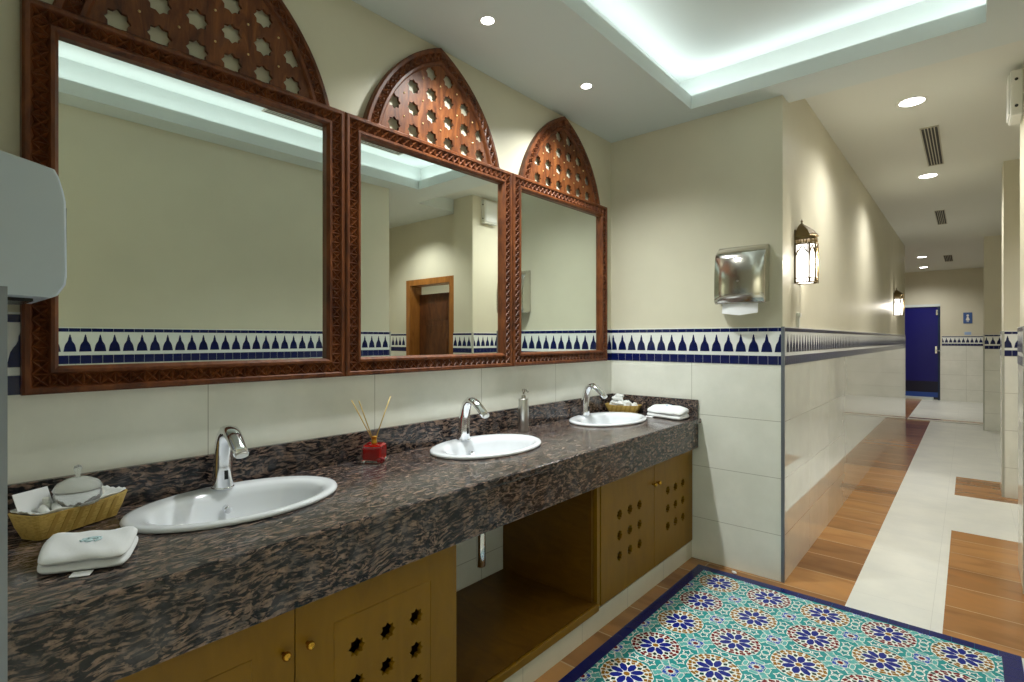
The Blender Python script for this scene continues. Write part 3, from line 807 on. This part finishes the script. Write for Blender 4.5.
def rim_cloth(name, c, ang, Lx, Wy, z, label):
    b = MB(); nu, nv = 30, 14
    Mx = Matrix.Translation((c[0], c[1], 0)) @ Matrix.Rotation(ang, 4, 'Z')
    g = []
    for i in range(nu + 1):
        for j in range(nv + 1):
            u, v = i / nu * 2 - 1, j / nv * 2 - 1
            e = max(abs(u), abs(v))
            x, y = u * Lx / 2, v * Wy / 2
            zz = z + .016 * e ** 4 + .006 * u * u + .0022 * math.sin(u * 11 + v * 5) * (1 - .3 * e) + .0018 * math.sin(v * 13 + u * 7)
            g.append(tuple(Mx @ Vector((x, y, zz))))
    o = len(b.v); b.v += g; b.v += [(x, y, zz - .0025) for x, y, zz in g]; K = len(g)
    ix = lambda i, j: i * (nv + 1) + j
    for i in range(nu):
        for j in range(nv):
            q = (ix(i, j), ix(i + 1, j), ix(i + 1, j + 1), ix(i, j + 1)); b.face(q, 0, True); b.face([K + k for k in reversed(q)], 0, True)
    for i in range(nu):
        for j in (0, nv): b.face((ix(i, j), ix(i + 1, j), K + ix(i + 1, j), K + ix(i, j)), 0, True)
    for j in range(nv):
        for i in (0, nu): b.face((ix(i, j), ix(i, j + 1), K + ix(i, j + 1), K + ix(i, j)), 0, True)
    return tag(b.build(name, M['napkin']), label, 'napkin')
rim_cloth('napkin_liner', BC, BA, .225, .086, CT + .053, 'white napkin lining the basket that holds the crystal jar')
def bl(c, a, u, v): return (c[0] + u * math.cos(a) - v * math.sin(a), c[1] + u * math.sin(a) + v * math.cos(a))
# crystal jar in the near basket
jx, jy = bl(BC, BA, .006, -.012)
JS = 1.28
jar = empty('glass_jar', (jx, jy, CT + .055), label='small crystal lidded jar with knob standing in the lined basket', cat='jar')
def ribbed(prof, n=36, amp=.05):
    b = MB(); rs = []
    for r, z in prof: rs.append([(JS * r * (1 + amp * (-1) ** i) * math.cos(2 * PI * i / n), JS * r * (1 + amp * (-1) ** i) * math.sin(2 * PI * i / n), JS * z) for i in range(n)])
    b.rings(rs, 0, True); return b
ribbed([(.022, 0), (.033, .004), (.038, .018), (.0375, .030), (.034, .033)]).build('jar_body', M['cutglass'], jar)
ribbed([(.039, .034), (.040, .037), (.034, .048), (.020, .056), (.008, .060)], 44, .03).build('lid', M['cutglass'], jar)
one('lid_knob', lambda b: b.lathe((0, 0, .060 * JS), [(.006, 0), (.005, .006), (.007, .013), (.009, .022), (.0075, .028), (.002, .031)], 12), M['cutglass'], jar)
def tiny_bottle(p, h, label, tilt=0):
    t = empty('toiletry_bottle', (p[0], p[1], CT + .056), label=label, cat='bottle', group='toiletry bottles in the lined basket')
    one('bottle_body', lambda b: b.lathe((0, 0, 0), [(.009, 0), (.0105, .002), (.0105, h), (.006, h + .004)], 16), M['white_plastic'], t)
    one('cap', lambda b: b.lathe((0, 0, h + .004), [(.0072, 0), (.0072, .012), (.006, .013)], 16), M['white_plastic'], t)
    t.rotation_euler.x = tilt; return t
tiny_bottle(bl(BC, BA, .082, .012), .014, 'tiny white toiletry bottle at the basin end of the near basket')
tiny_bottle(bl(BC, BA, -.055, .010), .020, 'tiny white toiletry bottle between the upright card and crystal jar')
for k, (u, v, lb) in enumerate(((-.075, -.012, 'rolled white cloth in the lined basket below the upright card'), (-.050, -.018, 'rolled white cloth in the lined basket below the crystal jar'))):
    b = MB(); p = bl(BC, BA, u, v); d = Vector((math.cos(BA + 1.1), math.sin(BA + 1.1), .1)) * .022
    q = Vector((p[0], p[1], CT + .066)); b.tube([q - d, q - d * .9, q + d * .9, q + d], [.007, .010, .010, .007], 12)
    tag(b.build('rolled_cloth', M['napkin']), lb, 'cloth', 'rolled cloths in the lined basket')
# upright folded card
cd = MB(); 
def card(b):
    p0 = Vector((*bl(BC, BA, -.108, .020), CT + .062)); p1 = Vector((*bl(BC, BA, -.022, .032), CT + .060))
    upv = Vector((-.010, -.012, .052))
    nn = (p1 - p0).cross(upv).normalized() * .0012
    b.prism([p0, p1, p1 + upv, p0 + upv], nn)
card(cd); tag(cd.build('note_card', M['paper']), 'blank white card leaning upright in the near basket behind the crystal jar', 'card')

B2, A2 = (.152, 3.156), math.radians(15)
basket('basket', B2, A2, .185, .236, .056, .082, .050, 'small boat-shaped woven basket of white crumpled tissues, in the worktop corner', .005)
k = 0
for u, v, z, a, r, ln in ((-.062, .002, .054, .5, .022, .060), (-.018, -.014, .060, .2, .017, .060), (-.018, .019, .060, .35, .015, .060), (.028, .002, .056, .1, .021, .066), (-.034, .002, .096, .4, .023, .072), (.078, -.002, .052, 1.1, .016, .046)):
    b = MB(); p = bl(B2, A2, u, v); rr = random.Random(40 + k); ph = [rr.uniform(0, 6) for _ in range(6)]
    rs = []
    for i in range(11):
        th = PI * max(.03, min(.97, i / 10)); ring = []
        for j in range(18):
            f = 2 * PI * j / 18
            g = 1 + .16 * math.sin(3 * f + ph[0] + 2 * th) + .13 * math.sin(5 * th + ph[1] + f) + .08 * math.sin(7 * f + ph[2] - 3 * th)
            ring.append((p[0] + (ln / 2 * math.sin(th) * math.cos(f) * math.cos(a + A2) - r * math.sin(th) * math.sin(f) * math.sin(a + A2)) * g,
                         p[1] + (ln / 2 * math.sin(th) * math.cos(f) * math.sin(a + A2) + r * math.sin(th) * math.sin(f) * math.cos(a + A2)) * g, CT + z - r * 1.15 * math.cos(th) * g))
        rs.append(ring)
    b.rings(rs, 0, False)
    lbl = ['crumpled white tissue at the basin end of the corner basket', 'crumpled white tissue at the front of the corner basket', 'crumpled white tissue at the back of the corner basket', 'crumpled white tissue in the middle of the corner basket', 'crumpled white tissue on top of the pile in the corner basket', 'small crumpled white tissue at the towel end of the corner basket'][k]
    tag(b.build('crumpled_tissue', M['napkin']), lbl, 'tissue', 'crumpled tissues in the corner basket'); k += 1

# reed diffuser
rd = empty('reed_diffuser', (.098, 1.228, CT + .001), math.radians(38), label='square glass reed diffuser of red oil with three reeds beside the backsplash', cat='diffuser')
def sq(h0, h1, a, r, off=0): return [[(x, y, z) for x, y in rrect(-a, a, -a, a, r, 4)] for z in (h0, h1)]
b = MB(); b.rings([sq(0, 0, .038, .006)[0], sq(.002, .002, .041, .006)[0], sq(.066, .066, .041, .006)[0], sq(.072, .072, .032, .008)[0], sq(.074, .074, .015, .008)[0]], 0, False, True, True)
b.build('glass_bottle', M['glass'], rd)
b = MB(); b.rings([sq(.012, 0, .0345, .005)[0], sq(.062, 0, .0345, .005)[0]], 0, False); b.build('red_oil', M['red'], rd)
one('collar', lambda b: b.lathe((0, 0, .074), [(.012, 0), (.0125, .004), (.0105, .006), (.0105, .022), (.0125, .024), (.0115, .028), (.004, .028)], 18), M['gold'], rd)
cc, ss = math.cos(-math.radians(38)), math.sin(-math.radians(38))
for wx, wy in ((-.004, -.068), (-.045, -.075), (.012, .070)):
    lx, ly = wx * cc - wy * ss, wx * ss + wy * cc
    one('reed', lambda b: b.tube([(lx * .02, ly * .02, .078), (lx, ly, .250 if wy < 0 else .258)], .0024, 8), M['reed'], rd)
def ribbon(b):
    for dx, dy, dz, r in ((.038, -.030, .016, .010), (.042, -.020, .012, .008), (.030, -.039, .013, .009), (.040, -.034, .006, .006)):
        b.sphere((dx, dy, dz), r, 10, 6)
one('flower_charm', ribbon, M['redflower'], rd)

sd = empty('soap_dispenser', (.107, 2.159, CT + .0008), label='slim cylindrical brushed steel soap dispenser with pump on the worktop', cat='soap dispenser')
one('bottle', lambda b: b.lathe((0, 0, 0), [(.0265, 0), (.0275, .002), (.0275, .170), (.0265, .174), (.012, .175)], 28), M['steel'], sd)
one('collar', lambda b: b.lathe((0, 0, .175), [(.012, 0), (.0125, .016), (.009, .018), (.005, .0185), (.005, .036)], 18), M['polished_steel'], sd)
one('pump_head', lambda b: (b.lathe((0, 0, .211), [(.009, 0), (.010, .003), (.010, .013), (.006, .016)], 16), b.tube([(0, 0, .220), (.022, -.006, .222), (.040, -.011, .214)], [.005, .0045, .0038], 10)), M['polished_steel'], sd)

# ------------------------------------------------------------------ wall things
# chrome paper towel dispenser on the end wall
pd = empty('paper_towel_dispenser', (.900, L, 1.588), label='polished steel paper towel dispenser with a sheet hanging, on the end wall', cat='towel dispenser')
hwid, dep, hh = .142, .118, .345
def cover(b):
    prof = [(0, .012), (-.096, .0), (-.112, .012), (-.118, .06), (-.116, .18), (-.104, .262), (-.098, .285), (-.088, .300), (-.02, .343), (0, .345)]
    n = 9; rs = []
    for k in range(n):
        u = -1 + 2 * k / (n - 1); x = u * hwid
        bow = 1 - .10 * u * u
        e = .004 if abs(u) == 1 else 0
        rs.append([(x, y * bow + (e if y < -.05 else 0), z) for y, z in prof])
    b.rings(rs, 0, True)
cv = one('cover', cover, M['polished_steel'], pd)
md = cv.modifiers.new('b', 'BEVEL'); md.width = .006; md.segments = 3; md.limit_method = 'ANGLE'; md.angle_limit = .9
one('bottom_lip', lambda b: b.prism([(-.118, -.100, .000), (.118, -.100, .000), (.128, -.02, .004), (-.128, -.02, .004)], (0, 0, .008)), M['steel'], pd)
def sheet(b):
    n = 13; f = []; 
    for k in range(n):
        u = -1 + 2 * k / (n - 1); f.append((u * .100, -.078 - .012 * (1 - u * u)))
    for dz0, dz1 in ((.004, -.055),):
        top = [(x, y, dz0) for x, y in f]; bot = [(x, y - .004, dz1 - .014 * (1 - abs(x) / .1)) for x, y in f]
        bk = [(x, y + .0025, dz0) for x, y in f]; bb = [(x, y - .0015, z) for x, y, z in bot]
        b.rings([top, bot], 0, True, False, False, False); b.rings([bk, bb], 0, True, False, False, False)
        for k in range(n - 1): b.poly([bot[k], bot[k + 1], (bb[k + 1][0], bb[k + 1][1] + .002, bb[k + 1][2]), (bb[k][0], bb[k][1] + .002, bb[k][2])])
one('paper_sheet', sheet, M['paper'], pd)
one('lock', lambda b: b.tube([(0, -.113, .13), (0, -.1205, .13)], .006, 12), M['steel'], pd)

# grey dispenser on the near wall
gd = empty('wall_dispenser', (.25, .078, 1.47), label='pale grey rounded wall dispenser in front of the largest mirror frame', cat='dispenser')
def gbody(b):
    prof = [(0, .004), (.122, .000), (.134, .006), (.1475, .030), (.1500, .050), (.1480, .215), (.1440, .238), (.1360, .268), (.1290, .283), (.100, .290), (0, .312)]
    rs = []
    for x, s in ((-.148, .97), (-.142, 1.0), (.142, 1.0), (.148, .97)):
        rs.append([(x, y * s, .15 + (z - .15) * (1 - (1 - s) * .4)) for y, z in prof])
    b.rings(rs, 0, False)
g = one('housing', gbody, M['grey_plastic'], gd)
one('bevel_edge', lambda b: b.box(-.13, .13, .1475, .1515, .06, .205), M['trim_metal'], gd, bevel=.001)
one('outlet', lambda b: b.box(-.09, .09, .03, .10, -.006, .004), M['black'], gd)

# lantern sconces
def lantern():
    t = empty('wall_lantern', (W, 3.585, 1.72))
    P0 = [(.006, -.062), (.080, -.062), (.108, -.032), (.108, .032), (.080, .062), (.006, .062)]
    def sc_(s, dx=0, m=.0): return [((x - .0) * s + dx, y * s) for x, y in P0]
    z0, z1 = .03, .235
    # brass cage
    b = MB()
    for x, y in P0: b.tube([(x, y, .0), (x, y, z1 + .005)], .0048, 8)
    for z in (.004, z0, z1, z1 + .03):
        for p, q in zip(P0, P0[1:]): b.tube([(p[0], p[1], z), (q[0], q[1], z)], .0036, 6)
    # pointed arch inside each pane and small filigree
    for p, q in zip(P0, P0[1:]):
        p, q = Vector((*p, 0)), Vector((*q, 0)); w = q - p
        pts = [p + w * (.06 + .02) + Vector((0, 0, z1 - .070))]
        for s in (.10, .22, .36, .5, .64, .78, .90, .92):
            hgt = z1 - .070 + .060 * (1 - abs(s - .5) / .5) ** .8
            pts.append(p + w * s + Vector((0, 0, hgt)))
        b.tube(pts, .0042, 6)
        for s in (.2, .4, .6, .8):
            b.tube([p + w * s + Vector((0, 0, z1)), p + w * s + Vector((0, 0, z1 + .03))], .0026, 6)
            b.tube([p + w * s + Vector((0, 0, .004)), p + w * s + Vector((0, 0, z0))], .0020, 6)
        for s in (.12, .88): b.tube([p + w * s + Vector((0, 0, z1 - .05)), p + w * s + Vector((0, 0, z1))], .0026, 6)
    b.build('brass_cage', M['antique'], t)
    q = MB(); I = [(x * .93 + .002, y * .93) for x, y in P0]
    q.prism([(x, y, z0) for x, y in I], (0, 0, z1 - z0)); q.prism([(x, y, .006) for x, y in I], (0, 0, z0 - .010))
    q.build('glass_panes', M['lantern_glass'], t)
    q = MB()
    q.rings([[(x, y, z1 + .03) for x, y in sc_(1.02)], [(x, y, z1 + .045) for x, y in sc_(.98)], [(x, y, z1 + .052) for x, y in sc_(1.06)], [(x, y, z1 + .060) for x, y in sc_(1.02)], [(x, y, z1 + .085) for x, y in sc_(.82, .004)], [(x, y, z1 + .112) for x, y in sc_(.46, .010)], [(x, y, z1 + .125) for x, y in sc_(.24, .016)], [(x, y, z1 + .132) for x, y in sc_(.14, .020)]], 0, False)
    q.build('crown', M['antique'], t)
    q = MB(); q.lathe((.028, 0, z1 + .130), [(.008, 0), (.004, .008), (.008, .016), (.004, .022), (.001, .032)], 12); q.build('finial', M['antique'], t)
    q = MB(); q.box(.0, .006, -.06, .06, .0, z1 + .09); q.build('back_plate', M['antique'], t)
    q = MB(); q.sphere((.105, -.035, .0), .009, 10, 6); q.build('latch', M['antique'], t)
    return t
ln = lantern(); tag(ln, 'lit brass filigree wall lantern near the corridor corner, above the cable cover', 'lantern', 'brass lanterns on the corridor wall')
l2 = copy_tree(ln); l2.location = (W, 9.2, 1.715); tag(l2, 'lit brass wall lantern far down the corridor, near the blue door', 'lantern', 'brass lanterns on the corridor wall')
cdv = empty('cable_cover', (W, 3.585, 1.452), label='short white cable cover standing on the frieze below the first lantern', cat='cable cover')
one('channel', lambda b: b.box(.0, .016, -.010, .010, .0, .070), M['white_plastic'], cdv)
one('cap', lambda b: b.box(.0, .024, -.016, .016, .066, .090), M['white_plastic'], cdv, bevel=.003)

# emergency light on the pier
em = empty('emergency_light', (PX, 4.20, 2.65), label='white box-shaped emergency light high on the pier by the passage', cat='emergency light')
one('housing', lambda b: b.box(-.055, 0, -.10, .10, .0, .255), M['white_plastic'], em, bevel=.008)
one('lens', lambda b: b.box(-.064, -.055, -.085, .085, .015, .24), plain('frosted_lens', rgb(235, 236, 232), .3), em, bevel=.006)
one('screw', lambda b: b.tube([(-.03, -.1, .20), (-.03, -.104, .20)], .008, 10), M['black'], em)
one('screw', lambda b: b.tube([(-.03, -.1, .05), (-.03, -.104, .05)], .008, 10), M['black'], em)

# wall sign far away
sg = empty('wall_sign', (1.90, 15.3, 1.85), label='small square blue pictogram sign on the far wall beside the blue door', cat='sign')
one('plate', lambda b: b.box(-.075, .075, -.008, 0, -.12, .12), M['sign_blue'], sg)
def fig(b):
    b.lathe((0, 0, 0), [(.022, 0), (.022, .004)], 16); b.v = [(x, -.008 - z, y + .055) for x, y, z in b.v]
    b.prism([(-.012, -.008, .03), (.012, -.008, .03), (.035, -.008, -.05), (-.035, -.008, -.05)], (0, -.004, 0))
    b.box(-.014, -.004, -.012, -.008, -.09, -.05); b.box(.004, .014, -.012, -.008, -.09, -.05)
one('figure', fig, M['white_plastic'], sg)
s2 = empty('wall_plate', (1.90, 15.3, 1.51), label='small pale blue plate below the pictogram sign on the far wall', cat='plate')
one('plate', lambda b: b.box(-.055, .055, -.008, 0, -.03, .03), plain('pale_blue_plate', rgb(150, 176, 214), .4), s2)
one('rim', lambda b: b.box(-.06, .06, -.004, 0, -.035, .035), M['white_plastic'], s2)

pb = MB(); pb.sphere((.87, 3.182, .0075), .0085, 8, 6, 0, 1.5, 1, .85); pb.sphere((.858, 3.19, .006), .006, 8, 6)
tag(pb.build('paper_scrap', M['paper']), 'tiny white scrap of paper on the terracotta strip below the end wall', 'scrap')

# ------------------------------------------------------------------ ceiling things
def downlight(r, name='downlight'):
    t = empty(name)
    b = MB(); b.lathe((0, 0, 0), [(r, -.0005), (r * 1.22, -.002), (r * 1.30, -.001), (r * 1.30, .0)], 28, cap0=False, cap1=False); b.build('trim_ring', M['white_plastic'], t)
    b = MB(); b.lathe((0, 0, 0), [(r, -.0005), (r * .9, -.0025), (r * .3, -.0035)], 28); b.build('lens', M['led'], t)
    return t
def spot(x, y, z, power, size=100, blend=.6, col=(1, .985, .95), rad=.04):
    l = bpy.data.lights.new('spot', 'SPOT'); l.energy = power; l.spot_size = math.radians(size); l.spot_blend = blend; l.color = col; l.shadow_soft_size = rad
    o = bpy.data.objects.new('spot_lamp', l); COL.objects.link(o); o.location = (x, y, z - .012); return o
SP_ROOM, SP_CORR = 116, 132
dl = downlight(.028)
small = [(.325, 1.652, 'small recessed downlight in the lowered ceiling above the middle mirror'), (.325, 2.436, 'small recessed downlight in the lowered ceiling before the third mirror arch')]
for i, (x, y, lb_) in enumerate(small):
    o = dl if i == 0 else copy_tree(dl); o.location = (x, y, SOF); tag(o, lb_, 'downlight', 'downlights over the vanity')
    spot(x, y, SOF, SP_ROOM, 132, 1.0, (.97, 1, .97))
dl2 = downlight(.068)
big = [(1.628, 4.314, 'large round corridor downlight nearest the lit ceiling recess'), (1.618, 6.37, 'round corridor downlight between the first two ceiling vents'), (1.248, 12.57, 'far round corridor downlight, the nearer of the pair by the blue door'), (1.18, 14.41, 'far round corridor downlight right before the blue door wall')]
for i, (x, y, lb_) in enumerate(big):
    o = dl2 if i == 0 else copy_tree(dl2); o.location = (x, y, CORR); tag(o, lb_, 'downlight', 'downlights along the corridor')
    spot(x, y, CORR, SP_CORR, 150, 1.0, rad=.08)

def vent(x, y, z, w, l, n, label):
    t = empty('ceiling_vent', (x, y, z), label=label, cat='vent', group='ceiling air vents')
    one('frame', lambda b: (b.box(-w / 2, w / 2, -l / 2, -l / 2 + .012, -.006, 0), b.box(-w / 2, w / 2, l / 2 - .012, l / 2, -.006, 0), b.box(-w / 2, -w / 2 + .008, -l / 2, l / 2, -.006, 0), b.box(w / 2 - .008, w / 2, -l / 2, l / 2, -.006, 0)), M['vent_slat'], t)
    one('backing', lambda b: b.box(-w / 2 + .008, w / 2 - .008, -l / 2 + .012, l / 2 - .012, -.0015, 0), M['vent_dark'], t)
    for k in range(1, n):
        xx = -w / 2 + .008 + (w - .016) * k / n
        one('slat', lambda b: b.box(xx - .003, xx + .003, -l / 2 + .012, l / 2 - .012, -.006, -.0015), M['vent_slat'], t)
vent(1.690, 5.45, CORR, .11, 1.1, 5, 'slotted ceiling vent just beyond the nearest corridor downlight')
vent(1.645, 8.65, CORR, .10, 1.0, 5, 'slotted ceiling vent in the middle of the corridor ceiling')
vent(1.62, 13.1, CORR, .13, 1.0, 5, 'slotted ceiling vent at the far end, beside the last downlights')
vent(1.885, 2.25, TOP, .11, 1.2, 4, 'slotted vent in the lit ceiling recess, seen in the mirrors')

# ------------------------------------------------------------------ light
def area(name, loc, sx, sy, power, rot=(0, 0, 0), col=(1, 1, 1)):
    l = bpy.data.lights.new(name, 'AREA'); l.shape = 'RECTANGLE'; l.size = sx; l.size_y = sy; l.energy = power; l.color = col
    o = bpy.data.objects.new(name, l); COL.objects.link(o); o.location = loc; o.rotation_euler = rot; return o
COVE = 1.15
cc_ = (.95, 1.0, .99)
zz = SOF + .095
lx, ly = TX1 - TX0 + .1, TY1 - TY0 + .1
tl = math.radians(18)
area('cove_lamp', (TX0 - .07, (TY0 + TY1) / 2, zz), .06, ly, COVE * ly, (PI, tl, 0), cc_)
area('cove_lamp', (TX1 + .07, (TY0 + TY1) / 2, zz), .06, ly, COVE * ly, (PI, -tl, 0), cc_)
area('cove_lamp', ((TX0 + TX1) / 2, TY1 + .07, zz), lx, .06, COVE * lx, (PI + tl, 0, 0), cc_)
area('cove_lamp', ((TX0 + TX1) / 2, TY0 - .07, zz), lx, .06, COVE * lx, (PI - tl, 0, 0), cc_)
for y in (3.60, 9.2):
    l = bpy.data.lights.new('lantern_lamp', 'POINT'); l.energy = 5; l.color = (1, .93, .82); l.shadow_soft_size = .03
    o = bpy.data.objects.new('lantern_lamp', l); COL.objects.link(o); o.location = (W + .16, y, 1.85)
for x, y in ((.7, -1.28), (1.6, -1.28)): spot(x, y, SOF, SP_ROOM * 1.25, 132, 1.0, (.97, 1, .97))  # unseen fill spots added behind the camera to brighten the room
# unseen fill spots added to brighten the passage and side spaces off the corridor
for x, y, p in ((2.9, 3.55, 55), (2.9, 5.4, 60), (2.9, 8.6, 70), (.4, 12.8, 20), (3.0, 4.9, 4)):
    spot(x, y, (SOF if y < 4.2 else CORR), p, 130, .8)
w = bpy.data.worlds.new('World'); sc.world = w; w.use_nodes = True
w.node_tree.nodes['Background'].inputs[0].default_value = (.5, .5, .48, 1); w.node_tree.nodes['Background'].inputs[1].default_value = .05

# ------------------------------------------------------------------ camera
cam = bpy.data.cameras.new('Camera'); co = bpy.data.objects.new('Camera', cam); COL.objects.link(co)
cam.sensor_width = 36; cam.lens = 36 * 523.44 / 1024; cam.shift_y = -(341 - 339.26) / 1024; cam.clip_start = .02
co.location = (1.906, 0, 1.38); co.rotation_euler = (PI / 2, 0, math.radians(41.067))
sc.camera = co
sc.view_settings.view_transform = 'Standard'; sc.view_settings.look = 'None'
sc.view_settings.exposure = 0; sc.view_settings.gamma = 1; sc.view_settings.use_curve_mapping = False
sc.cycles.max_bounces = 10; sc.cycles.diffuse_bounces = 5; sc.cycles.glossy_bounces = 6; sc.cycles.transmission_bounces = 8; sc.cycles.sample_clamp_indirect = 6
